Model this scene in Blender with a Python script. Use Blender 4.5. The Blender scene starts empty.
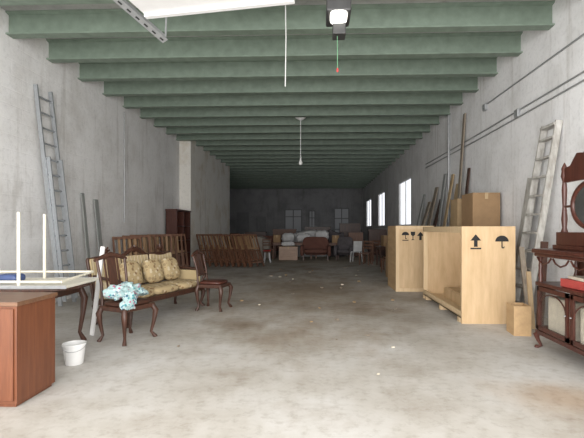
import bpy, bmesh, math, random
from mathutils import Vector, Matrix, noise
R = random.Random(7)
scene = bpy.context.scene
try:
    scene.view_settings.view_transform = 'Standard'
except Exception:
    pass
COL = scene.collection

# ------------------------------------------------------------------ materials
def nodes(name):
    m = bpy.data.materials.new(name); m.use_nodes = True
    nt = m.node_tree; b = nt.nodes['Principled BSDF']
    return m, nt, b
def ramp(nt, stops):
    r = nt.nodes.new('ShaderNodeValToRGB')
    e = r.color_ramp.elements
    while len(e) < len(stops): e.new(0.5)
    for i, (p, c) in enumerate(stops):
        e[i].position = p; e[i].color = (c[0], c[1], c[2], 1)
    return r
def coords(nt, scale=(1,1,1), kind='Object'):
    tc = nt.nodes.new('ShaderNodeTexCoord'); mp = nt.nodes.new('ShaderNodeMapping')
    mp.inputs['Scale'].default_value = scale
    nt.links.new(tc.outputs[kind], mp.inputs['Vector']); return mp
def noise_tex(nt, vec, scale, detail=5, rough=.6):
    n = nt.nodes.new('ShaderNodeTexNoise'); n.inputs['Scale'].default_value = scale
    n.inputs['Detail'].default_value = detail; n.inputs['Roughness'].default_value = rough
    nt.links.new(vec.outputs[0], n.inputs['Vector']); return n
def bump(nt, b, src, strength=.3, dist=.01):
    bp = nt.nodes.new('ShaderNodeBump'); bp.inputs['Strength'].default_value = strength
    bp.inputs['Distance'].default_value = dist
    nt.links.new(src, bp.inputs['Height']); nt.links.new(bp.outputs[0], b.inputs['Normal'])
def M(name, col, rough=.6, var=.15, scale=12, metal=0, bumpy=.15, stretch=(1,1,1)):
    m, nt, b = nodes(name)
    mp = coords(nt, stretch); n = noise_tex(nt, mp, scale)
    lo = [max(0, c*(1-var)) for c in col]; hi = [min(1, c*(1+var)) for c in col]
    r = ramp(nt, [(.3, lo), (.7, hi)])
    nt.links.new(n.outputs['Fac'], r.inputs[0]); nt.links.new(r.outputs[0], b.inputs['Base Color'])
    b.inputs['Roughness'].default_value = rough; b.inputs['Metallic'].default_value = metal
    if bumpy: bump(nt, b, n.outputs['Fac'], bumpy, .005)
    return m
def wood(name, c1, c2, stretch=(1,1,.08), scale=30, rough=.5):
    m, nt, b = nodes(name)
    mp = coords(nt, stretch); n = noise_tex(nt, mp, scale, 6, .65)
    r = ramp(nt, [(.3, c1), (.68, c2)])
    nt.links.new(n.outputs['Fac'], r.inputs[0]); nt.links.new(r.outputs[0], b.inputs['Base Color'])
    b.inputs['Roughness'].default_value = rough; bump(nt, b, n.outputs['Fac'], .15, .003)
    return m
def emis(name, col, s):
    m, nt, b = nodes(name)
    b.inputs['Base Color'].default_value = (*col, 1)
    b.inputs['Emission Color'].default_value = (*col, 1); b.inputs['Emission Strength'].default_value = s
    return m

def plaster(name, base, dirt, brick=True, dens=.55, grime=.4):
    m, nt, b = nodes(name)
    mp = coords(nt); n1 = noise_tex(nt, mp, 1.1, 8, .6)
    r = ramp(nt, [(.28, dirt), (dens, base), (.8, [min(1, c*1.05) for c in base])])
    nt.links.new(n1.outputs['Fac'], r.inputs[0])
    n2 = noise_tex(nt, mp, 14, 6, .7)
    mix = nt.nodes.new('ShaderNodeMix'); mix.data_type = 'RGBA'; mix.blend_type = 'MULTIPLY'
    r2 = ramp(nt, [(.3, (.66,.66,.66)), (.5, (1,1,1))])
    nt.links.new(n2.outputs['Fac'], r2.inputs[0])
    mix.inputs['Factor'].default_value = grime
    nt.links.new(r.outputs[0], mix.inputs['A']); nt.links.new(r2.outputs[0], mix.inputs['B'])
    # vertical grime streaks
    n3 = noise_tex(nt, coords(nt, (2.2,2.2,.22)), 1.6, 6, .65)
    r3 = ramp(nt, [(.34, (.66,.64,.61)), (.46, (1,1,1))]); nt.links.new(n3.outputs['Fac'], r3.inputs[0])
    mx3 = nt.nodes.new('ShaderNodeMix'); mx3.data_type = 'RGBA'; mx3.blend_type = 'MULTIPLY'; mx3.inputs['Factor'].default_value = .5
    nt.links.new(mix.outputs['Result'], mx3.inputs['A']); nt.links.new(r3.outputs[0], mx3.inputs['B'])
    nt.links.new(mx3.outputs['Result'], b.inputs['Base Color'])
    b.inputs['Roughness'].default_value = .9
    if brick:
        tc = nt.nodes.new('ShaderNodeTexCoord'); sx = nt.nodes.new('ShaderNodeSeparateXYZ')
        cb = nt.nodes.new('ShaderNodeCombineXYZ')
        nt.links.new(tc.outputs['Object'], sx.inputs[0])
        ad = nt.nodes.new('ShaderNodeMath'); ad.operation = 'ADD'
        nt.links.new(sx.outputs['X'], ad.inputs[0]); nt.links.new(sx.outputs['Y'], ad.inputs[1])
        nt.links.new(ad.outputs[0], cb.inputs['X']); nt.links.new(sx.outputs['Z'], cb.inputs['Y'])
        bk = nt.nodes.new('ShaderNodeTexBrick'); bk.inputs['Scale'].default_value = 1.0
        bk.inputs['Brick Width'].default_value = .5; bk.inputs['Row Height'].default_value = .25
        bk.inputs['Mortar Size'].default_value = .012; bk.inputs['Mortar Smooth'].default_value = .6
        nt.links.new(cb.outputs[0], bk.inputs['Vector'])
        ml = nt.nodes.new('ShaderNodeMath'); ml.operation = 'MULTIPLY_ADD'
        nt.links.new(bk.outputs['Fac'], ml.inputs[0]); ml.inputs[1].default_value = -.4
        nt.links.new(n2.outputs['Fac'], ml.inputs[2])
        bump(nt, b, ml.outputs[0], .25, .02)
    else:
        bump(nt, b, n2.outputs['Fac'], .2, .02)
    return m

def floor_mat():
    m, nt, b = nodes('concrete_floor')
    mp = coords(nt); 
    big = noise_tex(nt, mp, .55, 7, .62); fine = noise_tex(nt, mp, 9, 8, .7); med = noise_tex(nt, coords(nt, (1,.6,1)), 2.2, 6, .6)
    r = ramp(nt, [(.3, (.33,.295,.25)), (.46, (.45,.425,.385)), (.62, (.55,.535,.51))])
    nt.links.new(big.outputs['Fac'], r.inputs[0])
    r2 = ramp(nt, [(.34, (.55,.5,.44)), (.5, (1,1,1)), (.7,(1.05,1.05,1.05))]); nt.links.new(fine.outputs['Fac'], r2.inputs[0])
    mx = nt.nodes.new('ShaderNodeMix'); mx.data_type = 'RGBA'; mx.blend_type = 'MULTIPLY'; mx.inputs['Factor'].default_value = .4
    nt.links.new(r.outputs[0], mx.inputs['A']); nt.links.new(r2.outputs[0], mx.inputs['B'])
    pt = noise_tex(nt, mp, 1.7, 8, .68); r3 = ramp(nt, [(.36, (.66,.6,.53)), (.5, (1,1,1))]); nt.links.new(pt.outputs['Fac'], r3.inputs[0])
    mx2 = nt.nodes.new('ShaderNodeMix'); mx2.data_type = 'RGBA'; mx2.blend_type = 'MULTIPLY'; mx2.inputs['Factor'].default_value = .35
    nt.links.new(mx.outputs['Result'], mx2.inputs['A']); nt.links.new(r3.outputs[0], mx2.inputs['B'])
    tc = nt.nodes.new('ShaderNodeTexCoord'); 
    def blob(cx, cy, rx, ry, col, amt, prev):
        mp2 = nt.nodes.new('ShaderNodeMapping'); mp2.vector_type = 'POINT'
        mp2.inputs['Location'].default_value = (-cx/rx, -cy/ry, 0); mp2.inputs['Scale'].default_value = (1/rx, 1/ry, 0)
        nt.links.new(tc.outputs['Object'], mp2.inputs[0])
        ln = nt.nodes.new('ShaderNodeVectorMath'); ln.operation = 'LENGTH'; nt.links.new(mp2.outputs[0], ln.inputs[0])
        a = nt.nodes.new('ShaderNodeMath'); a.operation = 'MULTIPLY_ADD'; a.inputs[1].default_value = 1.6
        nt.links.new(med.outputs['Fac'], a.inputs[0]); nt.links.new(ln.outputs['Value'], a.inputs[2])
        mr = nt.nodes.new('ShaderNodeMapRange'); mr.inputs['From Min'].default_value = .9; mr.inputs['From Max'].default_value = 1.9
        mr.inputs['To Min'].default_value = amt; mr.inputs['To Max'].default_value = 0
        nt.links.new(a.outputs[0], mr.inputs['Value'])
        q = nt.nodes.new('ShaderNodeMix'); q.data_type = 'RGBA'; q.blend_type = 'MULTIPLY'
        nt.links.new(mr.outputs[0], q.inputs['Factor']); nt.links.new(prev, q.inputs['A']); q.inputs['B'].default_value = (*col, 1)
        return q.outputs['Result']
    o = blob(-.2, 9.8, 2.6, 5, (.66,.55,.44), .9, mx2.outputs['Result'])
    o = blob(-.3, 5.6, 1.2, .9, (.76,.69,.61), .7, o)
    o = blob(-1.2, 6.4, .7, .5, (.7,.63,.56), .8, o)
    o = blob(.9, 7.6, .8, .6, (.7,.62,.54), .8, o)
    o = blob(2.1, 3.7, .7, .5, (.75,.55,.38), .7, o)
    o = blob(0, 20, 8, 8, (.6,.52,.42), .95, o)
    nt.links.new(o, b.inputs['Base Color'])
    b.inputs['Roughness'].default_value = .72
    bump(nt, b, fine.outputs['Fac'], .2, .01)
    return m

def floral(name, base, spots, scale=22):
    m, nt, b = nodes(name)
    mp = coords(nt); v = nt.nodes.new('ShaderNodeTexVoronoi'); v.inputs['Scale'].default_value = scale
    nt.links.new(mp.outputs[0], v.inputs['Vector'])
    st = [(0, base)]
    for i, s in enumerate(spots): st.append(((i+1)/(len(spots)+1), s))
    r = ramp(nt, st); r.color_ramp.interpolation = 'CONSTANT'
    sp = nt.nodes.new('ShaderNodeSeparateColor'); nt.links.new(v.outputs['Color'], sp.inputs[0])
    nt.links.new(sp.outputs[0], r.inputs[0])
    r2 = ramp(nt, [(.42, (1,1,1)), (.5, (0,0,0))]); nt.links.new(v.outputs['Distance'], r2.inputs[0])
    mx = nt.nodes.new('ShaderNodeMix'); mx.data_type = 'RGBA'
    nt.links.new(r2.outputs[0], mx.inputs['Factor']); mx.inputs['A'].default_value = (*base, 1)
    nt.links.new(r.outputs[0], mx.inputs['B']); nt.links.new(mx.outputs['Result'], b.inputs['Base Color'])
    b.inputs['Roughness'].default_value = .9
    return m
def striped(name, c1, c2, c3):
    m, nt, b = nodes(name)
    mp = coords(nt); w = nt.nodes.new('ShaderNodeTexWave'); w.bands_direction = 'X'; w.inputs['Scale'].default_value = 4
    w.inputs['Distortion'].default_value = .5; w.inputs['Detail'].default_value = 1
    nt.links.new(mp.outputs[0], w.inputs['Vector'])
    r = ramp(nt, [(0, c1), (.4, c1), (.5, c2), (.8, c3)]); nt.links.new(w.outputs['Fac'], r.inputs[0])
    nt.links.new(r.outputs[0], b.inputs['Base Color']); b.inputs['Roughness'].default_value = .9
    return m

m_floor = floor_mat()
m_wall = plaster('whitewashed_masonry', (.83,.825,.82), (.66,.645,.625))
m_wall_r = plaster('whitewashed_plaster', (.83,.83,.835), (.68,.675,.67), brick=False)
m_pier = plaster('stained_masonry', (.78,.755,.70), (.58,.5,.38), dens=.5)
m_dark = plaster('shaded_grey_plaster', (.29,.29,.295), (.2,.2,.205), brick=False)  # grey lowered so the far end's darkness is partly painted into the colour
m_ceil = plaster('ceiling_concrete', (.36,.365,.35), (.24,.245,.235), brick=False)
m_green = M('green_beam_paint', (.18,.232,.185), .55, .15, 6, bumpy=.1)
m_mah = wood('mahogany', (.045,.014,.010), (.095,.03,.019), rough=.35)
m_walnut = wood('dark_walnut', (.035,.016,.011), (.085,.034,.02), rough=.4)
m_desk = wood('reddish_brown_veneer', (.11,.036,.016), (.185,.064,.028), rough=.45)
m_desktop = wood('desk_top_wood', (.11,.055,.033), (.19,.1,.055), (.08,1,1), rough=.4)
m_brown = wood('brown_chair_wood', (.10,.045,.026), (.2,.095,.055))
m_gold = wood('worn_golden_brown_wood', (.24,.14,.07), (.36,.22,.12))
m_ply = wood('plywood', (.50,.34,.18), (.65,.47,.28), (1,1,.15), 9, .6)
m_ply2 = wood('pale_pine_batten', (.58,.42,.24), (.70,.53,.33), (1,1,.1), 14, .6)
m_plyin = wood('crate_inside_wood', (.42,.27,.14), (.56,.38,.2), (1,.15,1), 9, .7)
m_plank = wood('weathered_plank', (.2,.16,.12), (.33,.28,.22))
m_plankt = wood('tan_plank', (.38,.27,.15), (.5,.37,.22))
m_grey = wood('grey_board', (.24,.25,.24), (.34,.35,.34))
m_oldlad = wood('paint_splashed_wood', (.26,.24,.21), (.55,.54,.51), (1,1,.3), 14, .8)
m_card = M('cardboard', (.30,.19,.10), .85, .1, 5)
m_cardd = M('cardboard_tape_side', (.40,.28,.155), .8, .1, 5)
m_alu = M('brushed_aluminium', (.40,.42,.44), .4, .08, 20, metal=.6, bumpy=0)
m_steel = M('galvanised_steel', (.42,.43,.44), .45, .12, 15, metal=.6, bumpy=0)
m_cream = M('cream_enamel_tube', (.74,.70,.58), .4, .06, 10, bumpy=0)
m_creamb = M('cream_laminate', (.68,.65,.56), .5, .08, 8, bumpy=0)
m_white = M('white_plastic', (.75,.75,.74), .45, .05, 6, bumpy=.05)
m_whitep = M('white_door_panel', (.8,.8,.8), .5, .04, 4, bumpy=0)
m_cloth = M('white_sheet_cloth', (.55,.55,.55), .9, .14, 5)
m_black = M('black_stencil_ink', (.015,.015,.015), .8, .3, 30, bumpy=0)
m_blk = M('black_plastic', (.03,.03,.03), .5, .2, 10, bumpy=0)
m_red = M('red_plastic', (.5,.03,.03), .45, .1, 10, bumpy=0)
m_blue = M('blue_plastic', (.05,.08,.2), .5, .15, 10, bumpy=0)
m_greenc = M('green_cord', (.12,.3,.16), .7, .1, 20, bumpy=0)
m_redbook = M('red_cover', (.4,.06,.05), .6, .15, 10, bumpy=0)
m_paper = M('cream_paper', (.62,.56,.45), .8, .12, 14)
m_stripe = striped('striped_upholstery', (.50,.39,.22), (.16,.10,.05), (.60,.50,.33))
m_flor = floral('golden_floral_fabric', (.47,.36,.2), [(.24,.15,.07), (.60,.51,.35), (.3,.22,.12)], 17)
m_teal = floral('teal_floral_cloth', (.38,.52,.52), [(.06,.25,.28), (.58,.6,.6), (.4,.12,.2), (.05,.12,.2)], 30)
m_mirror = M('mirror_glass', (.75,.77,.78), .05, .02, 3, metal=1, bumpy=0)
m_lamp = emis('lamp_glass', (1,.98,.9), 3.0)
m_pane = emis('far_pane', (.42,.43,.45), .01)
m_doorg = M('grey_door_paint', (.2,.2,.205), .6, .1, 4)
def glass(name, refl):
    m, nt, b = nodes(name)
    tr = nt.nodes.new('ShaderNodeBsdfTransparent'); gl = nt.nodes.new('ShaderNodeBsdfGlossy')
    gl.inputs['Roughness'].default_value = .05; gl.inputs['Color'].default_value = (.8,.85,.85,1)
    mx = nt.nodes.new('ShaderNodeMixShader'); mx.inputs[0].default_value = refl
    nt.links.new(tr.outputs[0], mx.inputs[1]); nt.links.new(gl.outputs[0], mx.inputs[2])
    nt.links.new(mx.outputs[0], nt.nodes['Material Output'].inputs['Surface']); return m
m_glass = glass('clear_glass', .1)
m_wglass = glass('window_glass', .02)

# ------------------------------------------------------------------ geometry helpers
class G:
    def __init__(s): s.v = []; s.f = []
    def add(s, vs, fs):
        o = len(s.v); s.v += [Vector(v) for v in vs]; s.f += [tuple(i+o for i in f) for f in fs]; return s
    def box(s, c, d, mat=None):
        x, y, z = d[0]/2, d[1]/2, d[2]/2
        vs = [Vector((a, b, e)) for a in (-x, x) for b in (-y, y) for e in (-z, z)]
        if mat is not None: vs = [mat @ v for v in vs]
        vs = [v + Vector(c) for v in vs]
        return s.add(vs, [(0,1,3,2),(4,6,7,5),(0,4,5,1),(2,3,7,6),(0,2,6,4),(1,5,7,3)])
    def bb(s, x0, x1, y0, y1, z0, z1):
        return s.box(((x0+x1)/2, (y0+y1)/2, (z0+z1)/2), (abs(x1-x0), abs(y1-y0), abs(z1-z0)))
    def plank(s, p0, p1, w, t, wd):
        p0 = Vector(p0); p1 = Vector(p1); a = (p1-p0).normalized(); wd = Vector(wd); wd = (wd - a*wd.dot(a)).normalized()
        n = a.cross(wd); vs = []
        for p in (p0, p1):
            for sx, sy in ((-1,-1),(1,-1),(1,1),(-1,1)): vs.append(p + wd*sx*w/2 + n*sy*t/2)
        return s.add(vs, [(3,2,1,0),(4,5,6,7),(0,1,5,4),(1,2,6,5),(2,3,7,6),(3,0,4,7)])
    def tube(s, pts, r, seg=8):
        pts = [Vector(p) for p in pts]; n = len(pts)
        rs = r if isinstance(r, (list, tuple)) else [r]*n
        up = None; vs = []
        for i, p in enumerate(pts):
            t = (pts[min(i+1, n-1)] - pts[max(i-1, 0)]).normalized()
            if up is None: up = Vector((0,0,1)) if abs(t.z) < .9 else Vector((1,0,0))
            u = (up - t*up.dot(t)).normalized(); up = u; w = t.cross(u)
            for k in range(seg):
                a = 2*math.pi*k/seg; vs.append(p + (u*math.cos(a) + w*math.sin(a))*rs[i])
        fs = [(i*seg+k, i*seg+(k+1)%seg, (i+1)*seg+(k+1)%seg, (i+1)*seg+k) for i in range(n-1) for k in range(seg)]
        fs += [tuple(range(seg))[::-1], tuple((n-1)*seg+k for k in range(seg))]
        return s.add(vs, fs)
    def lathe(s, prof, c=(0,0,0), seg=20, cap=True):
        vs = []; n = len(prof)
        for r, z in prof:
            for k in range(seg):
                a = 2*math.pi*k/seg; vs.append((c[0]+r*math.cos(a), c[1]+r*math.sin(a), c[2]+z))
        fs = [(i*seg+k, i*seg+(k+1)%seg, (i+1)*seg+(k+1)%seg, (i+1)*seg+k) for i in range(n-1) for k in range(seg)]
        if cap: fs += [tuple(range(seg))[::-1], tuple((n-1)*seg+k for k in range(seg))]
        return s.add(vs, fs)
    def prism(s, poly, y0, y1):
        n = len(poly); vs = [(x, y0, z) for x, z in poly] + [(x, y1, z) for x, z in poly]
        fs = [tuple(range(n)), tuple(range(2*n-1, n-1, -1))] + [(i, i+n, (i+1)%n+n, (i+1)%n) for i in range(n)]
        return s.add(vs, fs)
    def slab(s, poly, z0, z1):
        n = len(poly); vs = [(x, y, z0) for x, y in poly] + [(x, y, z1) for x, y in poly]
        fs = [tuple(range(n))[::-1], tuple(range(n, 2*n))] + [(i, (i+1)%n, (i+1)%n+n, i+n) for i in range(n)]
        return s.add(vs, fs)
    def pillow(s, c, d, mat=None, lump=0, seed=0, e=.45, N=14, vz=.8):
        vs = []; fs = []
        def sp(a, p): return math.copysign(abs(a)**p, a)
        for i in range(N+1):
            ph = -math.pi/2 + math.pi*i/N
            for k in range(2*N):
                th = math.pi*k/N
                v = Vector((sp(math.cos(ph), e)*sp(math.cos(th), e)*d[0]/2, sp(math.cos(ph), e)*sp(math.sin(th), e)*d[1]/2, sp(math.sin(ph), vz)*d[2]/2))
                if lump: 
                    q = noise.noise(v*3.0/max(d)*2 + Vector((seed, 0, 0))) + .5*noise.noise(v*9/max(d)+Vector((0, seed, 0)))
                    v = v*(1+lump*q)
                if mat is not None: v = mat @ v
                vs.append(v + Vector(c))
        for i in range(N):
            for k in range(2*N): fs.append((i*2*N+k, i*2*N+(k+1)%(2*N), (i+1)*2*N+(k+1)%(2*N), (i+1)*2*N+k))
        return s.add(vs, fs)
    def obj(s, name, mat, parent=None, label=None, smooth=False, bevel=0):
        me = bpy.data.meshes.new(name); me.from_pydata(s.v, [], s.f)
        bm = bmesh.new(); bm.from_mesh(me); bmesh.ops.recalc_face_normals(bm, faces=bm.faces)
        if smooth:
            bmesh.ops.remove_doubles(bm, verts=bm.verts, dist=1e-5)
            for f in bm.faces: f.smooth = True
            for e in bm.edges:
                if len(e.link_faces) == 2 and e.calc_face_angle(0) > .8: e.smooth = False
        bm.to_mesh(me); bm.free()
        o = bpy.data.objects.new(name, me); me.materials.append(mat); COL.objects.link(o)
        if bevel:
            b = o.modifiers.new('Bevel', 'BEVEL'); b.width = bevel; b.segments = 2; b.limit_method = 'ANGLE'
        if parent: o.parent = parent
        if label: o['label'] = label
        return o
def thing(name, label, cat, loc=(0,0,0), rot=0, group=None):
    e = bpy.data.objects.new(name, None); e.empty_display_size = .1; COL.objects.link(e)
    e.location = loc; e.rotation_euler = (0, 0, math.radians(rot)) if not isinstance(rot, tuple) else tuple(math.radians(a) for a in rot)
    e['label'] = label; e['category'] = cat
    if group: e['group'] = group
    return e
def tag(o, label, cat, loc=None, rot=None, group=None):
    o['label'] = label; o['category'] = cat
    if group: o['group'] = group
    if loc: o.location = loc
    if rot is not None: o.rotation_euler = (0, 0, math.radians(rot)) if not isinstance(rot, tuple) else tuple(math.radians(a) for a in rot)
    return o
def dup(root, loc, rot=0, label=None, scale=None):
    kids = list(root.children)
    n = root.copy(); COL.objects.link(n); n.location = loc
    n.rotation_euler = (0, 0, math.radians(rot)) if not isinstance(rot, tuple) else tuple(math.radians(a) for a in rot)
    if label: n['label'] = label
    if scale: n.scale = scale
    for k in kids:
        c = k.copy(); COL.objects.link(c); c.parent = n
        for g in k.children:
            d = g.copy(); COL.objects.link(d); d.parent = c
    return n
def struct(o): o['kind'] = 'structure'; return o

# ------------------------------------------------------------------ room
XL, XR, XP, XW, YE, ZB, ZC = -5.1, 3.7, -4.68, -7.8, 35.0, 4.62, 5.0
struct(G().bb(-8, 3.9, -3, YE+.2, -.2, 0).obj('floor', m_floor))
struct(G().bb(-8, 3.9, -.2, YE+.2, ZC, ZC+.2).obj('ceiling', m_ceil))
struct(G().bb(XL-.2, XL, -.2, 15.4, 0, ZC).obj('wall_left', m_wall))
struct(G().bb(-8, XP, 15.4, 22.3, 0, ZC).obj('wall_pier', m_pier))
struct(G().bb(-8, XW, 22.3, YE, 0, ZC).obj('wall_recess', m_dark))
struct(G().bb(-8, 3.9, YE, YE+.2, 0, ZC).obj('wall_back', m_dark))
wins = [(16.9, 19.4), (23.5, 26.0), (29.4, 32.2)]
g = G(); y = -.2
for a, b in wins:
    g.bb(XR, XR+.12, y, a, 0, ZC); g.bb(XR, XR+.12, a, b, 0, 1.55); g.bb(XR, XR+.12, a, b, 3.5, ZC); y = b
g.bb(XR, XR+.12, y, YE, 0, ZC)
struct(g.obj('wall_right', m_wall_r))
for i, (a, b) in enumerate(wins):
    g = G(); t = .05; x0, x1 = XR+.03, XR+.08
    g.bb(x0, x1, a, a+t, 1.55, 3.5).bb(x0, x1, b-t, b, 1.55, 3.5).bb(x0, x1, a, b, 1.55, 1.6).bb(x0, x1, a, b, 3.45, 3.5)
    g.bb(x0, x1, (a+b)/2-.03, (a+b)/2+.03, 1.55, 3.5)
    w = struct(g.obj('window_%d' % (i+1), m_white))
    G().bb(XR+.05, XR+.055, a+t, b-t, 1.6, 3.45).obj('glass_pane', m_wglass, w)
for i, (a, b, z0, z1, kind) in enumerate([(-6.75,-5.75,0,2.75,'d'), (-5.1,-4.3,0,2.4,'d'), (-2.75,-1.3,1.1,3.0,'w'), (-.75,-.2,1.2,2.9,'w'), (1.35,2.6,0,3.1,'w2')]):
    g = G(); y0, y1 = YE-.08, YE
    g.bb(a, a+.08, y0, y1, z0, z1).bb(b-.08, b, y0, y1, z0, z1).bb(a, b, y0, y1, z1-.08, z1).bb(a, b, y0, y1, z0, z0+.06)
    if kind == 'w': g.bb((a+b)/2-.04, (a+b)/2+.04, y0, y1, z0, z1).bb(a, b, y0, y1, z1-.65, z1-.58)
    if kind == 'w2': g.bb((a+b)/2-.04, (a+b)/2+.04, y0, y1, z0, z1).bb(a, b, y0, y1, 1.3, 1.38).bb(a, b, y0, y1, 2.2, 2.28)
    w = struct(g.obj(('door_%d' if kind == 'd' else 'window_%d') % (i+4), m_doorg))
    G().bb(a+.08, b-.08, y0+.03, y1-.01, z0+.06, z1-.08).obj('door_panel' if kind == 'd' else 'window_pane', m_doorg if kind == 'd' else m_pane, w)
n = 0; yb = 5.77
while yb < YE-.3:
    x0 = XW if yb > 22.4 else (XP if yb > 15.3 else XL)
    g = G(); h = ZC-ZB
    prof = [(-.09, ZB), (.09, ZB), (.09, ZB+.025), (.015, ZB+.04), (.015, ZC-.04), (.09, ZC-.025), (.09, ZC), (-.09, ZC), (-.09, ZC-.025), (-.015, ZC-.04), (-.015, ZB+.04), (-.09, ZB+.025)]
    vs = [(x0, yb+p, z) for p, z in prof] + [(XR, yb+p, z) for p, z in prof]; m_ = len(prof)
    g.add(vs, [tuple(range(m_)), tuple(range(2*m_-1, m_-1, -1))] + [(i, i+m_, (i+1) % m_+m_, (i+1) % m_) for i in range(m_)])
    n += 1; struct(g.obj('trim_%d' % n, m_green)); yb += 1.035
o = struct(G().bb(-.85, .85, -2.2, 0, -.03, .03).bb(-.85, .85, -.06, 0, -.06, .03).bb(-.85, .85, -.75, -.7, -.05, -.03).obj('door_1', m_whitep))
o.location = (-1.08, 4.55, 3.86); o.rotation_euler = (0, 0, math.radians(-9))
t = thing('ceiling_hanger_track', 'perforated galvanised steel strut hanging below the beams', 'metal track', (0,0,0))
g = G(); p0, p1 = Vector((-2.75, 3.9, 4.35)), Vector((-1.9, 5.2, 3.78))
g.plank(p0, p1, .09, .012, (1,0,0)); g.plank(p0+Vector((0,0,.04)), p1+Vector((0,0,.04)), .012, .08, (1,0,0)); g.obj('track_rail', m_steel, t)
for i in range(14):
    c = p0.lerp(p1, (i+.5)/14) - Vector((0,0,.012)); G().plank(c-(p1-p0).normalized()*.025, c+(p1-p0).normalized()*.025, .02, .006, (1,0,0)).obj('slot', m_blk, t)
G().tube([p1+Vector((0,0,.02)), (-1.9, 5.25, 4.3), (-1.9, 5.77, ZB)], .012).obj('hanger_rod', m_steel, t)
t = thing('door_opener', 'grey ceiling garage door opener with lit white lamp', 'garage door motor', (.22, 4.55, 3.62))
G().bb(-.13, .13, -.18, .2, .08, .24).obj('motor_housing', m_blk, t, bevel=.02)
G().pillow((0, -.08, .06), (.18, .2, .1)).obj('lamp_lens', m_lamp, t, 'glowing white lamp lens', smooth=True)
G().bb(-.06, .08, -.05, .12, -.1, .02).obj('sensor_box', m_blk, t, bevel=.01)
G().bb(-.025, .025, -3, -.18, .2, .25).obj('drive_rail', m_steel, t)
G().bb(-.12, -.1, .05, .08, .2, 1.38).bb(.1, .12, .05, .08, .2, 1.38).obj('mounting_bracket', m_steel, t)
t = thing('release_cord', 'thin green release cord with small red knob', 'cord', (.21, 4.5, 3.1))
G().tube([(0,0,.05), (0,0,.28), (0,.06,.44)], .003, 6).obj('cord', m_greenc, t)
G().lathe([(.004,.055), (.010,.04), (.012,0.02), (.006,.01)], seg=10).obj('knob', m_red, t, 'red plastic knob', smooth=True)
tag(G().tube([(0,0,1.35), (0.01,0,.7), (0,0,0)], .007, 6).obj('hanging_cable', m_white), 'thin white cable hanging straight down from the ceiling', 'cable', (-.47, 6.1, 3.5))
t = thing('pendant_lamp', 'bare bulb on long wire from white ceiling rose', 'lamp', (-.5, 12.3, 0))
G().lathe([(.16, ZC-.3), (.15, ZC-.34), (.05, ZC-.4)], seg=18).obj('ceiling_rose', m_white, t, smooth=True)
G().bb(-.02,.02,-.02,.02, ZC-.32, ZC).obj('rod', m_steel, t)
G().tube([(0,0,ZC-.38), (0,0,3.5)], .009, 6).obj('wire', m_white, t)
G().lathe([(.02,3.5), (.03,3.42), (.055,3.36), (.05,3.31), (.01,3.28)], seg=14).obj('bulb', m_white, t, smooth=True)
for z, ya, yb_ in [(4.15, 2.8, 9.4), (3.62, 4.2, 14.5), (3.5, 4.2, 14.5)]:
    o = G().tube([(XR-.02, ya, z), (XR-.02, (ya+yb_)/2, z-.02), (XR-.02, yb_, z)], .014, 8).obj('electrical_conduit', m_steel, smooth=True)
    tag(o, 'thin grey electrical conduit running along the plastered wall', 'pipe', group='conduits on the wall')
for y_, z_ in [(7.9, 3.56), (5.8, 2.6), (9.4, 4.1)]:
    o = G().bb(XR-.06, XR+.002, y_-.07, y_+.07, z_-.07, z_+.07).obj('junction_box', m_steel, bevel=.01)
    tag(o, 'small grey square electrical box on the wall', 'electrical box', group='junction boxes')
o = G().tube([(XR-.04, 11.92, 0), (XR-.04, 11.92, 4.6)], .035, 8).obj('drain_pipe', m_steel, smooth=True); tag(o, 'grey vertical pipe on the plastered wall', 'pipe')
o = G().tube([(XL+.03, 10.9, 1.6), (XL+.03, 10.9, 4.5)], .014, 8).obj('wall_cable', m_steel, smooth=True); tag(o, 'thin vertical cable pipe on the masonry wall', 'pipe')

# ------------------------------------------------------------------ furniture makers
def cab_leg(x, y, h, dx, dy, r=.03):
    return [(x, y, h), (x+dx*.035, y+dy*.035, h*.82), (x+dx*.02, y+dy*.02, h*.5), (x-dx*.005, y-dy*.005, h*.18), (x+dx*.03, y+dy*.03, .015), (x+dx*.035, y+dy*.035, 0)], [r*1.1, r*1.3, r*.85, r*.6, r*.9, r*.9]
def dining_chair(label, loc, rot, seatmat, group=None, bh=1.08, w=.5):
    t = thing('dining_chair', label, 'chair', loc, rot, group); h = .47; d = .46
    G().bb(-w/2, w/2, -d/2, d/2, h-.07, h-.01).obj('seat_rail', m_walnut, t, bevel=.01)
    G().pillow((0,0,h+.015), (w*.94, d*.94, .08)).obj('seat', seatmat, t, smooth=True)
    for sx in (-1, 1):
        for sy in (-1, 1):
            p, r = cab_leg(sx*(w/2-.03), sy*(d/2-.03), h-.03, sx, sy if sy < 0 else .6); G().tube(p, r, 10).obj('leg', m_walnut, t, smooth=True)
    g = G(); y = d/2-.02
    for sx in (-1, 1): g.tube([(sx*(w/2-.04), y, h-.05), (sx*(w/2-.05), y+.03, h+.25), (sx*(w/2-.03), y+.1, bh)], [.02,.018,.018], 8)
    g.tube([(-w/2, y+.1, bh-.02), (-w/4, y+.11, bh+.02), (0, y+.11, bh+.05), (w/4, y+.11, bh+.02), (w/2, y+.1, bh-.02)], [.02,.03,.035,.03,.02], 8)
    g.tube([(-w/2+.04, y+.02, h+.14), (w/2-.04, y+.02, h+.14)], .016, 8)
    g.plank((0, y+.02, h+.13), (0, y+.11, bh+.02), .13, .015, (1,0,0))
    g.plank((-.1, y+.02, h+.13), (-.1, y+.11, bh), .02, .015, (1,0,0)).plank((.1, y+.02, h+.13), (.1, y+.11, bh), .02, .015, (1,0,0))
    g.obj('backrest', m_walnut, t, smooth=True)
    return t

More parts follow.
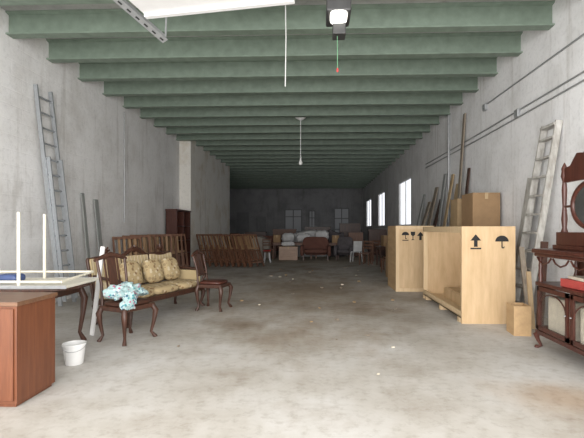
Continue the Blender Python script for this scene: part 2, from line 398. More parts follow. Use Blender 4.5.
# desk
t = thing('wooden_desk', 'reddish-brown veneered wooden desk cabinet with plain panels', 'desk', (-2.98, 3.56, 0))
G().bb(-.56, .56, -.25, .25, .03, .82).bb(-.54,.54,-.23,.23,0,.03).obj('body', m_desk, t, bevel=.004)
G().bb(-.58, .575, -.265, .265, .82, .855).obj('desktop', m_desktop, t, bevel=.004)
for a, b in ((-.54, -.01), (.01, .54)):
    dr = G().bb(a, b, -.268, -.25, .06, .8).obj('door', m_desk, t, bevel=.004)
    xx = b-.06 if a < 0 else a+.06
    G().tube([(xx,-.267,.62), (xx,-.285,.61), (xx,-.285,.52), (xx,-.267,.51)], .006, 6).obj('handle', m_steel, dr)
# dark table
t = thing('dining_table', 'dark wooden oval-topped table piled with a folded table', 'table', (-3.62, 4.98, 0))
poly = [(.82*math.copysign(abs(math.cos(a))**.7, math.cos(a)), .5*math.copysign(abs(math.sin(a))**.7, math.sin(a))) for a in [i*math.pi/20 for i in range(40)]]
G().slab(poly, .74, .775).obj('tabletop', m_walnut, t, bevel=.008)
G().bb(-.6,.6,-.34,.34,.64,.74).obj('apron', m_walnut, t)
for sx in (-1,1):
    for sy in (-1,1):
        p, r = cab_leg(sx*.58, sy*.32, .68, sx, sy, .035); G().tube(p, r, 10).obj('leg', m_walnut, t, smooth=True)
# upside-down table
t = thing('upturned_table', 'cream laminate table turned upside down with tubular legs up', 'table', (-3.52, 4.95, .778), 2)
G().bb(-.72, .72, -.4, .4, 0, .03).obj('tabletop', m_creamb, t, bevel=.006)
G().bb(-.725, .725, -.405, -.4, -.002, .034).bb(-.725,.725,.4,.405,-.002,.034).obj('edge_trim', m_steel, t)
for (x, y) in ((.17, -.36), (.03, .34), (-.62, -.36), (-.62, .34)):
    G().tube([(x, y, .02), (x, y, .84), (x, y, .85)], [.019,.018,.014], 10).obj('leg', m_cream, t, smooth=True)
G().tube([(-.66,-.36,.07), (.64,-.36,.07)], .015).tube([(-.66,.36,.11), (.64,.36,.11)], .015).tube([(.64,-.36,.07), (.64,.36,.11)], .015).obj('frame_rail', m_cream, t, smooth=True)
o = G().pillow((0,0,.0), (.26,.2,.1), e=.3).obj('storage_bag', m_blue, smooth=True); tag(o, 'dark blue folded bag on the upturned table', 'bag', (-3.62, 4.85, .86))
o = G().plank((-3.03, 5.56, .01), (-2.9, 5.6, 1.2), .06, .02, (1,-.3,0)).obj('white_batten', m_white); tag(o, 'narrow white board leaning on the chair beside a bucket', 'board')
# bucket
t = thing('bucket', 'small white plastic bucket with wire handle', 'bucket', (-2.6, 4.42, 0), 20)
G().lathe([(.085,0), (.09,.005), (.11,.2), (.118,.202), (.118,.222), (.11,.222), (.104,.2), (.083,.012)], seg=28, cap=False).lathe([(.0,.01),(.084,.011)], seg=28, cap=False).lathe([(.0,0),(.085,0)], seg=28, cap=False).obj('body', m_white, t, smooth=True)
G().tube([(-.118,0,.21)]+[(-.118*math.cos(a), -.118*math.sin(a)*.95, .21-.06*math.sin(a)) for a in [i*math.pi/10 for i in range(1,10)]]+[(.118,0,.21)], .003, 6).obj('handle', m_steel, t)
# chair with cloth
dining_chair('dark carved wooden chair with floral cloth bundle on seat', (-2.48, 5.42, 0), 66, m_walnut, bh=1.05)
g = G().pillow((0,0,.1), (.42,.38,.18), lump=.5, seed=3, e=.8, N=22).pillow((-.14,-.2,-.0), (.2,.1,.24), lump=.5, seed=9, e=.8, N=16)
o = g.obj('cloth_bundle', m_teal, smooth=True); tag(o, 'crumpled teal and pink floral cloth heaped on a chair', 'cloth', (-2.48, 5.4, .53), 66)
dining_chair('dark wooden chair with reddish seat standing past the settee', (-1.86, 7.5, 0), 80, m_mah, bh=.98, w=.46)

# settee
SL, SR = (-2.74, 7.0, 0), 71
t = thing('settee', 'carved dark wood settee upholstered in striped golden floral fabric', 'sofa', SL, SR)
W2, D2 = .96, .34
G().bb(-W2, W2, -D2, D2, .3, .38).obj('seat_rail', m_walnut, t, bevel=.01)
g = G()
for i in range(3): g.pillow((-.62+.62*i, -.02, .43), (.62, .6, .14), e=.35)
g.obj('seat_cushion', m_flor, t, smooth=True)
for sx in (-1, 1):
    for sy in (-1, 1):
        p, r = cab_leg(sx*(W2-.05), sy*(D2-.05), .34, sx, sy if sy < 0 else .5, .035); G().tube(p, r, 10).obj('leg', m_walnut, t, smooth=True)
    g = G()
    g.tube([(sx*(W2-.02), D2-.04, .72), (sx*W2, .1, .7), (sx*(W2+.02), -.15, .68), (sx*(W2+.03), -.3, .64), (sx*(W2+.02), -.34, .6), (sx*W2, -.3, .5), (sx*(W2-.03), -.27, .36)], [.02,.024,.028,.035,.03,.025,.03], 10)
    g.tube([(sx*(W2-.03), D2-.04, .36), (sx*(W2-.02), D2-.02, .74)], .025, 8)
    g.obj('armrest', m_walnut, t, smooth=True)
    G().bb(sx*(W2-.01)-.02, sx*(W2-.01)+.02, -.24, D2-.06, .4, .66).obj('arm_panel', m_stripe, t, bevel=.015)
g = G()
xs = [-.96+.048*i for i in range(41)]
def cz(x): return .97+.12*max(0, math.cos(x*3*math.pi/2/.96))**1.5
g.tube([(x, D2+.1, cz(x)) for x in xs], [.028+.016*abs(math.cos(x*3*math.pi/2/.96)) for x in xs], 10)
for x in (-.96, -.33, .33, .96): g.tube([(x, D2-.03, .36), (x, D2+.03, .65), (x, D2+.1, .97)], .024, 8)
for x in (-.64, 0, .64):
    for k in range(5):
        a = math.pi*(.1+.2*k); g.tube([(x, D2+.09, 1.05), (x+.1*math.cos(a), D2+.09, 1.07+.09*math.sin(a))], [.022,.014], 6)
g.tube([(-.96, D2-.0, .5), (.96, D2-.0, .5)], .02, 8)
g.obj('back_frame', m_walnut, t, smooth=True)
g = G()
for c in (-.645, 0, .645): g.plank((c, D2-.01, .5), (c, D2+.09, .98), .6, .05, (1,0,0))
g.obj('back_upholstery', m_stripe, t, bevel=.01)
ms = Matrix.Translation(SL) @ Matrix.Rotation(math.radians(SR), 4, 'Z')
for i, (x, y, tilt, sp) in enumerate([(.16, .17, 72, 0), (.62, .17, 72, 0), (-.34, .18, 74, 0)]):
    g = G().pillow((0,0,0), (.42,.42,.16), e=.6)
    o = g.obj('cushion', m_flor, smooth=True)
    w = ms @ Vector((x, y, .71))
    tag(o, 'golden floral scatter cushion propped on the settee', 'cushion', tuple(w), (tilt, sp, SR), 'scatter cushions on the settee')

# aluminium ladder
t = thing('aluminium_ladder', 'tall aluminium extension ladder leaning on the white wall', 'ladder', (0,0,0))
b0, b1, t0, t1 = Vector((-4.70,7.55,0.02)), Vector((-4.70,7.99,0.02)), Vector((-5.05,7.38,4.02)), Vector((-5.05,7.80,4.02))
for a, b in ((b0,t0),(b1,t1)): G().plank(a, b, .07, .03, (1,0,0)).obj('side_rail', m_alu, t)
sh = Vector((.07, 0, 0))
for a, b, dy in ((b0,t0,.035),(b1,t1,-.035)): 
    c = a.lerp(b, .02); d = a.lerp(b, .68); G().plank(c+sh+Vector((0,dy,0)), d+sh+Vector((0,dy,0)), .06, .024, (1,0,0)).obj('extension_rail', m_alu, t)
for i in range(14):
    f = (i+.6)/14.3; G().tube([b0.lerp(t0, f), b1.lerp(t1, f)], .018, 8).obj('rung', m_alu, t, smooth=True)
for (y, z, w, m) in [(8.9, 2.2, .1, m_grey), (9.45, 2.1, .16, m_grey)]:
    o = G().plank((-4.85, y, .0), (-5.06, y, z), w, .03, (0,1,0)).obj('leaning_board', m); tag(o, 'grey weathered board leaning on the white wall', 'board', group='grey boards on the wall')

# slatted folding chairs stacked
def folding_chair(loc, group, h=1.3, w=.62):
    t = thing('folding_chair', 'folded brown wooden slatted chair leaning in a row', 'chair', loc, 0, group)
    G().plank((-w/2,0,0), (-w/2,0,h), .05, .04, (0,1,0)).plank((w/2,0,0), (w/2,0,h), .05, .04, (0,1,0)).bb(-w/2,w/2,-.015,.015,.15,.2).bb(-w/2,w/2,-.015,.015,h-.06,h).obj('back_frame', m_brown, t)
    g = G()
    for k in range(4): x = -w/2+w*(k+1)/5; g.bb(x-.028, x+.028, -.01, .01, .74, h-.06)
    g.bb(-w/2, w/2, -.015, .015, .7, .75).obj('backrest', m_gold, t, 'golden brown slats')
    g = G()
    for k in range(4): x = -w/2+w*(k+1)/5; g.bb(x-.028, x+.028, -.055, -.035, .22, .66)
    g.bb(-w/2+.04, w/2-.04, -.035, -.012, .24, .29).bb(-w/2+.04, w/2-.04, -.035, -.012, .6, .65).obj('seat', m_brown, t)
    G().plank((-w/2+.035,-.03,.0), (-w/2+.035,-.05,.85), .03, .025, (0,1,0)).plank((w/2-.035,-.03,.0), (w/2-.035,-.05,.85), .03, .025, (0,1,0)).obj('leg', m_brown, t)
    return t
def lean(o, rz, rx, ry):
    o.rotation_mode = 'QUATERNION'
    q = Matrix.Rotation(math.radians(rz), 4, 'Z') @ Matrix.Rotation(math.radians(rx), 4, 'X') @ Matrix.Rotation(math.radians(ry), 4, 'Y')
    o.rotation_quaternion = q.to_quaternion()
fc = folding_chair((-4.0, 15.75, .02), 'folded chairs by the pier'); lean(fc, 48, -24, 0)
for i in range(1, 9):
    c = dup(fc, (-4.0+i*.22, 15.75-i*.03, .02)); lean(c, 48+R.uniform(-5,5), -23-R.uniform(0,4), 0)
for i in range(8):
    c = dup(fc, (-4.45+i*.015, 9.9+i*.45, .02)); lean(c, 34+R.uniform(-8,8), -16-R.uniform(0,6), 0); c['group'] = 'folded chairs along the wall'
# bookcase
t = thing('bookcase', 'tall dark reddish wooden bookcase against the wall', 'bookcase', (-4.86, 14.6, 0), 90)
G().bb(-.75,.75,.17,.19,0,2.05).bb(-.75,-.72,-.19,.19,0,2.05).bb(.72,.75,-.19,.19,0,2.05).bb(-.015,.015,-.19,.17,.08,2).bb(-.78,.78,-.2,.19,2.03,2.08).bb(-.75,.75,-.19,.17,0,.08).obj('body', m_mah, t)
for z in (.55, 1.0, 1.5): G().bb(-.72,.72,-.17,.17,z,z+.025).obj('shelf', m_mah, t)

# ------------------------------------------------------------------ crates
def mark(shape, x, z, s, y, parent):
    g = G(); y0, y1 = y-.003, y
    if shape == 'arrow':
        g.prism([(x+a*s, z+b*s) for a, b in [(-.14,-.5),(.14,-.5),(.14,0),(.42,0),(0,.5),(-.42,0),(-.14,0)]], y0, y1)
    if shape == 'umbrella':
        pts = [(.5*math.cos(a), .5*math.sin(a)*.9-.02) for a in [i*math.pi/14 for i in range(15)]]
        g.prism([(x+a*s, z+b*s) for a, b in pts], y0, y1)
        g.prism([(x+a*s, z+b*s) for a, b in [(-.04,-.02),(-.04,-.46),(.0,-.54),(.16,-.54),(.2,-.4),(.13,-.4),(.11,-.46),(.05,-.46),(.04,-.02)]], y0, y1)
    if shape == 'glass':
        g.prism([(x+a*s, z+b*s) for a, b in [(-.28,.5),(-.24,.12),(-.05,-.02),(-.05,-.4),(-.24,-.5),(.24,-.5),(.05,-.4),(.05,-.02),(.24,.12),(.28,.5)]], y0, y1)
    if shape == 'bar':
        g.prism([(x+a*s, z+b*s) for a, b in [(-.5,-.07),(.5,-.07),(.5,.07),(-.5,.07)]], y0, y1)
    return g.obj('printed_mark', m_black, parent, 'black stencilled shipping symbol')
x0, x1, y0, y1, hz = 0, .80, 0, 2.35, 1.475
t = thing('packing_crate', 'large pale plywood packing crate open on one side', 'crate', (2.18, 6.47, 0))
f = G().bb(x0, x1, y0, y0+.02, .0, hz).obj('end_panel', m_ply, t)
g = G()
for a in (x0, x1-.09): g.bb(a, a+.09, y0+.02, y0+.045, 0, hz)
g.bb(x0+.09, x1-.09, y0+.02, y0+.045, hz-.09, hz).bb(x0, x1, y1-.045, y1-.02, hz-.09, hz).bb(x0, x0+.09, y1-.045, y1-.02, 0, hz)
g.bb(x0, x0+.03, y0+.045, y1-.045, hz-.1, hz).bb(x0, x0+.03, y0+.045, y1-.045, 0.08, .18)
g.obj('batten', m_ply2, t)
G().bb(x0, x1, y1-.02, y1, 0, hz).obj('far_panel', m_ply, t)
G().bb(x1-.02, x1, y0+.02, y1-.02, .08, hz).obj('side_panel', m_plyin, t)
g = G().bb(x0, x1-.02, y0+.02, y1-.02, .08, .1)
for yy in (.1, 1.1, 2.1): g.bb(x0, x1-.02, yy, yy+.1, 0, .08)
g.obj('base_panel', m_ply2, t)
G().bb(.3, x1-.02, .5, 1.9, .1, .28).bb(.32,x1-.04,.52,1.88,.28,.3).obj('inner_tray', m_ply, t)
mark('arrow', .21, 1.26, .19, 0, t); mark('bar', .21, 1.14, .16, 0, t); mark('umbrella', .60, 1.25, .2, 0, t)
t = thing('packing_crate', 'smaller pale plywood packing crate with stencilled symbols', 'crate', (1.78, 9.7, 0), 0)
w, d, hz = .86, 1.1, 1.5
G().bb(0, w, 0, .02, 0, hz).obj('end_panel', m_ply, t)
G().bb(0, .02, .02, d, .0, hz).bb(w-.02, w, .02, d, 0, hz).bb(.02, w-.02, d-.02, d, 0, hz).bb(.02, w-.02, .02, d-.02, .06, .08).obj('side_panel', m_plyin, t)
g = G()
for a in (-.001, w-.08): g.bb(a, a+.08, -.02, 0, 0, hz)
g.bb(.08, w-.08, -.02, 0, hz-.08, hz).bb(.08, w-.08, -.02, 0, .0, .08)
g.obj('batten', m_ply2, t)
mark('umbrella', .22, 1.29, .17, 0, t); mark('bar', .22, 1.17, .14, 0, t); mark('glass', .39, 1.27, .19, 0, t); mark('arrow', .56, 1.27, .19, 0, t)
def carton(label, loc, d, rot=0, mat=m_card, group=None):
    t = thing('cardboard_box', label, 'box', loc, rot, group)
    G().bb(-d[0]/2, d[0]/2, -d[1]/2, d[1]/2, 0, d[2]).obj('body', mat, t, bevel=.008)
    G().bb(-d[0]/2, -.003, -d[1]/2, d[1]/2, d[2], d[2]+.006).bb(.003, d[0]/2, -d[1]/2, d[1]/2, d[2], d[2]+.006).obj('flap', m_cardd, t)
    G().bb(-.03, .03, -d[1]/2-.002, d[1]/2+.002, d[2]+.006, d[2]+.008).bb(-.03,.03,-d[1]/2-.003,-d[1]/2,d[2]-.12,d[2]+.008).obj('tape', m_plankt, t)
    return t
carton('tall brown cardboard carton behind the large crate', (3.36, 8.85, 0), (.54, .66, 2.15))
carton('tall narrow tan carton behind the large crate', (3.26, 9.75, 0), (.3, .5, 2.1), mat=m_cardd)
for (y, z, xb, w, th, m, lab) in [(10.65, 4.3, 3.4, .14, .03, m_plank, 'very tall weathered plank leaning on the wall'), (12.25, 3.0, 3.3, .2, .03, m_grey, 'grey plank leaning on the wall'),
        (13.1, 2.7, 3.1, .3, .03, m_plank, 'brown plank leaning on the wall'), (11.55, 2.9, 3.2, .18, .03, m_plankt, 'tan plank leaning on the wall'), (11.1, 2.6, 3.25, .28, .04, m_plankt, 'wide tan board leaning on the wall'), (13.9, 2.3, 3.0, .3, .05, m_plank, 'short brown plank leaning on the wall'),
        (12.65, 2.3, 3.1, .24, .04, m_walnut, 'dark wooden board leaning on the wall'), (14.6, 2.6, 3.1, .2, .03, m_grey, 'grey plank leaning on the wall'), (10.35, 2.9, 3.4, .12, .03, m_walnut, 'dark narrow plank leaning on the wall')]:
    o = G().plank((xb, y+.1, 0), (XR-.04, y, z), w, th, (0,1,0)).obj('leaning_plank', m); tag(o, lab, 'plank', group='planks leaning on the wall')
o = G().plank((3.42, 7.55, 0), (XR-.04, 7.3, 2.3), .3, .05, (0,1,0)).obj('leaning_board', m_oldlad); tag(o, 'wide grey paint-stained board leaning on the wall', 'board')
t = thing('wooden_ladder', 'old paint-splashed wooden step ladder leaning on the wall', 'ladder')
b0, b1, t0, t1 = Vector((3.27,6.75,.0)), Vector((3.27,7.28,.0)), Vector((3.64,6.5,3.08)), Vector((3.64,6.9,3.08))
for a, b in ((b0,t0),(b1,t1)): G().plank(a, b, .1, .035, (1,0,0)).obj('side_rail', m_oldlad, t)
for i in range(10):
    f = (i+.7)/10.5; a = b0.lerp(t0, f); b = b1.lerp(t1, f); G().plank(a, b, .12, .03, (1,0,.1)).obj('step', m_oldlad, t)
G().plank(b0.lerp(t0,.985), b1.lerp(t1,.985), .14, .04, (1,0,0)).obj('top_step', m_oldlad, t)
t = thing('wooden_box', 'small open brown wooden box beside the crate', 'box', (2.76, 5.9, 0), -6)
G().bb(-.11,.11,-.15,-.135,0,.4).bb(-.11,.11,.135,.15,0,.4).bb(-.11,-.095,-.135,.135,0,.4).bb(.095,.11,-.135,.135,0,.4).bb(-.095,.095,-.135,.135,0,.02).obj('body', m_plyin, t)
for i, (a, b, w, m) in enumerate([((3.12,6.3,0),(3.2,6.75,1.15),.08,m_plank), ((3.2,6.2,0),(3.32,6.3,1.25),.1,m_walnut), ((3.08,6.15,0),(3.14,6.4,.8),.06,m_plankt)]):
    o = G().plank(a, b, w, .025, (1,0,0)).obj('wood_offcut', m); tag(o, 'short wooden offcut standing beside the crate', 'board', group='offcuts beside the crate')

# ------------------------------------------------------------------ china cabinet
t = thing('display_cabinet', 'antique dark mahogany cabinet with glazed doors and turned posts', 'cabinet', (2.9, 4.55, 0), -90)
w, d = .68, .25
G().bb(-w-.04, w+.04, -d-.03, d+.02, 1.15, 1.2).bb(-w-.02,w+.02,-d-.01,d,1.11,1.15).obj('top', m_mah, t, bevel=.01)
g = G().bb(-w, w, d-.015, d, .2, 1.12).bb(-w, -w+.025, -d+.03, -d+.07, .2, .78).bb(-w, -w+.025, d-.06, d, .2, .78).bb(-w,-w+.025,-d+.07,d-.06,.2,.27).bb(-w,-w+.025,-d+.07,d-.06,.7,.78).bb(w-.025, w, -d+.03, d, .2, .78).bb(-.02, .02, -d+.02, -d+.06, .2, .78)
g.bb(-w-.01, w+.01, -d, d, .76, .8).bb(-w-.01, w+.01, -d, d, .17, .22)
g.obj('body', m_mah, t, bevel=.004)
G().bb(-w+.01,-w+.014,-d+.07,d-.06,.27,.7).obj('side_glass', m_glass, t)
for sx in (-1, 1):
    for sy in (-1, 1):
        G().lathe([(.03,.8),(.018,.83),(.028,.88),(.016,.93),(.024,1.0),(.016,1.06),(.03,1.11)], (sx*(w-.04), sy*(d-.04), 0), 12).obj('post', m_mah, t, smooth=True)
        p, r = cab_leg(sx*(w-.04), sy*(d-.04), .19, sx, sy, .028); G().tube(p, r, 10).obj('leg', m_mah, t, smooth=True)
g = G()
for k in range(4):
    c = -w+.17+k*.34
    g.tube([(c-.15,-d+.01,1.1),(c-.1,-d+.01,1.05),(c,-d+.01,1.02),(c+.1,-d+.01,1.05),(c+.15,-d+.01,1.1)], .01, 8)
g.obj('frieze', m_mah, t, smooth=True)
for sx in (-1, 1):
    c = sx*w/2; a, b = c-w/2+.03, c+w/2-.03
    g = G().bb(a, a+.04, -d-.0, -d+.025, .23, .75).bb(b-.04, b, -d, -d+.025, .23, .75).bb(a, b, -d, -d+.025, .23, .28).bb(a, b, -d, -d+.025, .7, .75)
    g.tube([(a+.04,-d+.012,.5)]+[(c+(a-c+.04)*math.cos(q), -d+.012, .5+.18*math.sin(q)) for q in [i*math.pi/12 for i in range(1,12)]]+[(b-.04,-d+.012,.5)], .008, 8)
    dr = g.obj('door', m_mah, t)
    G().bb(a+.04, b-.04, -d+.012, -d+.016, .28, .7).obj('glass_pane', m_glass, dr)
    G().lathe([(.0,0),(.012,.006),(.012,.012),(.0,.02)], (c-sx*(w/2-.05), -d-.012, .5), 8).obj('knob', m_steel, dr)
o = G().bb(-.17,.17,-.26,.26,0,.09).obj('red_box', m_redbook, bevel=.006); tag(o, 'flat red box lying on the cabinet shelf', 'box', (2.89, 4.55, .802), 5)
o = G().bb(-.14,.14,-.2,.2,0,.03).obj('paper_stack', m_paper); tag(o, 'cream paper stack on top of a red box', 'papers', (2.89, 4.55, .894), -4)
for y, h in [(4.88, .42), (4.27, .4)]:
    o = G().bb(-.14,.14,-.24,.24,0,h).obj('paper_bundle', m_paper, bevel=.02); tag(o, 'cream paper bundle behind the glass cabinet door', 'papers', (2.88, y, .222), 2, group='bundles in the cabinet')
t = thing('dresser_mirror', 'carved dark wood overmantel mirror standing on the cabinet', 'mirror', (2.92, 4.6, 1.202), -90)
w = .5
G().bb(-w-.04, w+.04, -.12, .1, 0, .05).bb(-w,w,-.1,.1,.05,.2).obj('base', m_mah, t, bevel=.006)
for sx in (-1, 1): G().lathe([(.04,.2),(.025,.25),(.035,.35),(.022,.5),(.03,.7),(.022,.8),(.04,.86),(.03,.92),(.035,.95),(.005,1.02)], (sx*w, 0, 0), 14).obj('post', m_mah, t, smooth=True)
pts = [(-w+.02,.78)]+[(-w+.02+(2*w-.04)*i/16, .92+.2*math.sin(math.pi*i/16)+.03*math.cos(i*math.pi/2)) for i in range(17)]+[(w-.02,.78)]
G().prism(pts, -.02, .02).obj('crest', m_mah, t, bevel=.004)
el = [i*math.pi/16 for i in range(32)]
g = G(); g.tube([(.33*math.cos(a), 0, .5+.25*math.sin(a)) for a in el]+[(.33,0,.5),(.33*math.cos(el[1]),0,.5+.25*math.sin(el[1]))], .03, 8); g.obj('mirror_frame', m_mah, t, smooth=True)
G().prism([(.33*math.cos(a), .5+.25*math.sin(a)) for a in el], -.008, .0).obj('mirror_glass', m_mirror, t, 'oval silvered mirror glass')
G().tube([(-w,0,.5),(-.34,0,.5)], .014).tube([(.34,0,.5),(w,0,.5)], .014).obj('pivot_arm', m_mah, t)

# ------------------------------------------------------------------ far furniture
def table(label, loc, d, rot=0, mat=m_brown, group=None):
    t = thing('table', label, 'table', loc, rot, group); w, dd, h = d
    G().bb(-w/2, w/2, -dd/2, dd/2, h-.04, h).obj('tabletop', mat, t, bevel=.005)
    G().bb(-w/2+.06, w/2-.06, -dd/2+.06, dd/2-.06, h-.13, h-.04).obj('apron', mat, t)
    for sx in (-1,1):
        for sy in (-1,1): G().plank((sx*(w/2-.07), sy*(dd/2-.07), 0), (sx*(w/2-.07), sy*(dd/2-.07), h-.05), .06, .06, (1,0,0)).obj('leg', mat, t)
    return t
def sack(label, loc, d, seed, mat=m_cloth, group='bundles on the tables'):
    g = G().pillow((0,0,0), d, lump=.2, seed=seed, e=.6, N=16)
    zmin = min(v.z for v in g.v)
    o = g.obj('sack', mat, smooth=True)
    return tag(o, label, 'sack', (loc[0], loc[1], loc[2]-zmin), 0, group)
def draped(label, loc, d, seed, mat=m_cloth):
    vs = []; fs = []; N = 48; rows = [(1.0,0),(.99,.25),(.97,.55),(.95,.85),(.9,.97),(.7,1.0),(.35,1.02),(0.0,1.02)]
    for (s, z) in rows:
        for k in range(N):
            a = 2*math.pi*k/N
            cx = math.copysign(abs(math.cos(a))**.35, math.cos(a)); sy = math.copysign(abs(math.sin(a))**.35, math.sin(a))
            fold = 1+.045*math.sin(a*13+seed)*(1-min(z,1))+.02*math.sin(a*7)
            hz_ = z*d[2]*(1+.09*math.sin(cx*s*2.3+seed)*(1 if z > .5 else 0)) 
            vs.append((cx*s*fold*d[0]/2, sy*s*fold*d[1]/2, max(0, hz_)))
    for i in range(len(rows)-1):
        for k in range(N): fs.append((i*N+k, i*N+(k+1)%N, (i+1)*N+(k+1)%N, (i+1)*N+k))
    g = G(); g.add(vs, fs); o = g.obj('draped_furniture', mat, smooth=True)
    return tag(o, label, 'covered furniture', loc, 0, 'sheet-covered furniture')
def armchair(label, loc, rot, mat, wide=1):
    t = thing('armchair' if wide == 1 else 'sofa', label, 'armchair' if wide == 1 else 'sofa', loc, rot); W = .36*wide
    G().pillow((0,-.05,.4), (W*2-.16,.6,.2), e=.35).obj('seat', mat, t, smooth=True)
    G().pillow((0,.3,.62), (W*2,.2,.85), e=.3).obj('backrest', mat, t, smooth=True)
    for sx in (-1,1):
        G().pillow((sx*W,0,.42), (.17,.75,.5), e=.4).obj('armrest', mat, t, smooth=True)
        for sy in (-1,1): G().plank((sx*(W-.06), sy*.28, 0), (sx*(W-.06), sy*.28, .22), .05, .05, (1,0,0)).obj('leg', m_walnut, t)
    return t
m_pinkw = wood('pinkish_board', (.30,.19,.13), (.42,.28,.2), (.1,1,1))
m_dkfab = M('dark_upholstery', (.09,.08,.085), .9, .2, 8)
m_ltfab = M('pale_upholstery', (.36,.33,.29), .9, .15, 8)
m_rdfab = M('brown_maroon_upholstery', (.13,.055,.04), .9, .15, 8)
table('brown wooden table loaded with wrapped bundles', (-1.2, 20.3, 0), (1.9, .9, .76))
table('brown wooden table beside wrapped bundles', (.45, 20.5, 0), (1.2, .8, .74))
carton('pinkish brown carton in front of the tables', (-1.35, 19.3, 0), (.85, .5, .6), 4, m_pinkw)
armchair('low dark sofa in front of the loaded tables', (-.1, 19.25, 0), 0, m_rdfab, 1.7)
carton('cardboard carton on the wooden table', (-1.95, 20.3, .762), (.34, .4, .35))
carton('cardboard carton on the smaller table', (.86, 20.5, .742), (.34, .4, .34), 0)
for (x, y, z, d, s) in [(-1.42,20.3,.762,(.6,.6,.42),1), (-.68,20.3,.762,(.66,.55,.4),2), (.2,20.5,.742,(.66,.55,.55),4), (-1.35,19.3,.61,(.6,.4,.22),5)]:
    sack('pale wrapped cloth bundle resting on stored furniture', (x,y,z), d, s)
draped('furniture covered by a rumpled white dust sheet', (-.55, 21.8, 0), (2.0, .9, 1.22), 1)
draped('sofa covered by a pale dust sheet', (-2.75, 20.5, 0), (.95, .9, .95), 2, m_ltfab)
draped('stacked chairs covered by a dark dust sheet', (.95, 21.9, 0), (.85, .8, 1.3), 4, m_dkfab)
armchair('dark upholstered armchair among stored furniture', (1.2, 19.2, 0), -12, m_dkfab)
armchair('wide dark upholstered sofa among stored furniture', (-2.6, 22.3, 0), 0, m_rdfab, 1.9)
def stool(label, loc, mat):
    t = thing('stool', label, 'stool', loc)
    G().lathe([(.0,.43),(.17,.43),(.18,.45),(.17,.47),(0,.47)], seg=18, cap=False).obj('seat', mat, t, smooth=True)
    for k in range(4):
        a = math.pi/4+k*math.pi/2; G().tube([(.12*math.cos(a),.12*math.sin(a),.43),(.18*math.cos(a),.18*math.sin(a),0)], .016, 6).obj('leg', m_steel, t)
stool('small stool with bright red seat', (-2.25, 18.6, 0), m_red)
stool('small stool with dark seat', (-2.1, 17.6, 0), m_brown)
def simple_chair():
    t = thing('wooden_chair', 'plain brown wooden chair among stored furniture', 'chair', (-3.9, 21.2, 0), 20, 'chairs in the storage pile')
    G().bb(-.21,.21,-.21,.21,.43,.46).obj('seat', m_brown, t)
    g = G().plank((-.19,.2,.45), (-.19,.27,.95), .035, .035, (1,0,0)).plank((.19,.2,.45), (.19,.27,.95), .035, .035, (1,0,0))
    for z in (.65,.77,.9): g.bb(-.19,.19,.2+(z-.45)*.14-.01,.2+(z-.45)*.14+.01,z-.025,z+.03)
    g.obj('backrest', m_brown, t)
    for sx in (-1,1):
        for sy in (-1,1): G().plank((sx*.18, sy*.18, 0), (sx*.18, sy*.18, .44), .035, .035, (1,0,0)).obj('leg', m_brown, t)
    return t
sc = simple_chair()
for (x, y, r) in [(-3.9,22.0,-15),(1.95,22.4,-20),(2.2,17.45,-60),(2.5,14.6,-80),(2.3,13.7,-75),(-2.3,19.45,20),(1.9,16.7,-30)]:
    dup(sc, (x, y, 0), r)
for (x, y, w, h, m, lab) in [(-3.6,24.5,1.2,1.2,m_walnut,'dark wooden cupboard in the far storage'), (-2.0,25.5,1.4,1.35,m_brown,'brown wooden cupboard in the far storage'), (0,26,1.6,1.5,m_walnut,'wide dark cupboard in the far storage'), (1.9,25.2,1.2,1.7,m_walnut,'tall dark cupboard near the windows'), (-5.6,25.5,1.6,1.1,m_brown,'low brown cupboard in the recess'), (3.0,21.4,.9,1.35,m_walnut,'dark wooden cupboard under the window'), (1.85,20.8,.7,1.2,m_brown,'narrow brown cupboard among stored furniture')]:
    t = thing('cupboard', lab, 'cupboard', (x, y, 0), 0, 'cupboards in the far storage')
    G().bb(-w/2,w/2,-.25,.25,.08,h).bb(-w/2-.02,w/2+.02,-.27,.26,h,h+.03).obj('body', m, t)
    for sx in (-1,1): G().bb(sx*w/4-w/4+.03, sx*w/4+w/4-.03, -.27,-.25,.12,h-.05).obj('door', m, t)
    for sx in (-1,1): G().bb(sx*(w/2-.06)-.03, sx*(w/2-.06)+.03, -.2,.2,0,.08).obj('leg', m, t)
table('dark desk along the windowed wall', (2.85, 16.2, 0), (1.2, .7, .76), 5, m_walnut)
table('brown table along the windowed wall', (2.9, 18.8, 0), (1.1, .8, .78), 0, m_brown)
carton('cardboard carton on the dark desk', (2.65, 16.2, .762), (.4,.35,.4), 10)
carton('brown carton standing by the small crate', (2.35, 12.4, 0), (.6,.6,1.0), 5)
carton('small brown carton on a larger carton', (2.35, 12.4, 1.01), (.45,.45,.35), 12)
t = thing('plastic_chair', 'white plastic garden chair near the windows', 'chair', (1.65, 18.1, 0), -20)
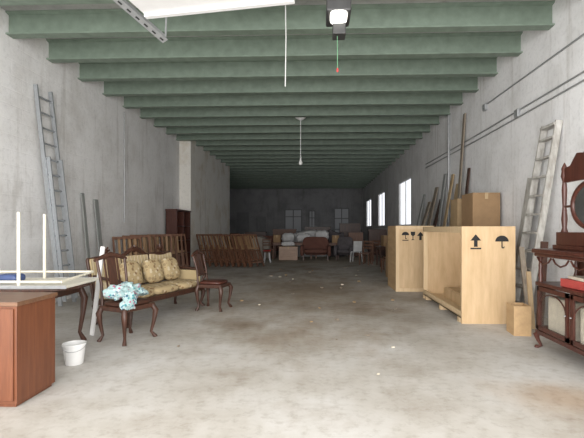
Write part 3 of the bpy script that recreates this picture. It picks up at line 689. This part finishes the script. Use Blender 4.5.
G().bb(-.2,.2,-.2,.2,.42,.45).obj('seat', m_cloth, t, bevel=.01)
G().plank((0,.2,.45),(0,.27,.88),.38,.02,(1,0,0)).obj('backrest', m_cloth, t, bevel=.008)
for sx in (-1,1):
    for sy in (-1,1): G().plank((sx*.18,sy*.17,.43),(sx*.21,sy*.2,0),.035,.035,(1,0,0)).obj('leg', m_cloth, t)
R2 = random.Random(3)
pts = [(-.1,6.5,.02),(.1,10.2,.04),(-1.1,7.9,.025),(-.35,5.2,.015),(1.5,8.5,.03),(-1.4,12.6,.05),(.6,4.2,.014),(-1.7,5.1,.02)]
for k in range(26): 
    y = R2.uniform(5, 16); pts.append((R2.uniform(-1.6, 1.4), y, R2.uniform(.010,.024)*(1+y/14)))
for i, (x, y, s) in enumerate(pts):
    o = G().pillow((0,0,s*.4), (s*2.4,s*1.6,s*.9), lump=.5, seed=i, e=.9, N=6).obj('plaster_crumb', (m_cardd, m_plank, m_paper, m_plank)[i % 4]); tag(o, 'small crumb of plaster lying on the floor', 'debris', (x,y,0), i*37, 'crumbs on the floor')

# ------------------------------------------------------------------ light
w = bpy.data.worlds.new('World'); scene.world = w; w.use_nodes = True
bg = w.node_tree.nodes['Background']; bg.inputs[0].default_value = (.92,.95,1,1); bg.inputs[1].default_value = 1.3
def area(name, loc, rot, sx, sy, p, col):
    l = bpy.data.lights.new(name, 'AREA'); l.shape = 'RECTANGLE'; l.size = sx; l.size_y = sy; l.energy = p; l.color = col
    o = bpy.data.objects.new(name, l); COL.objects.link(o); o.location = loc; o.rotation_euler = [math.radians(a) for a in rot]; return o
area('doorway_daylight', (-.7, -.9, 2.2), (90, 0, 0), 8.4, 4.0, 860, (1,.975,.945))

cam = bpy.data.cameras.new('Camera'); co = bpy.data.objects.new('Camera', cam); COL.objects.link(co)
co.location = (0, 0, 1.45); co.rotation_euler = (math.radians(90), 0, math.radians(2)); cam.sensor_width = 36; cam.lens = 26.0
cam.shift_x = -11/584; cam.shift_y = 9/584; cam.clip_end = 200
scene.camera = co
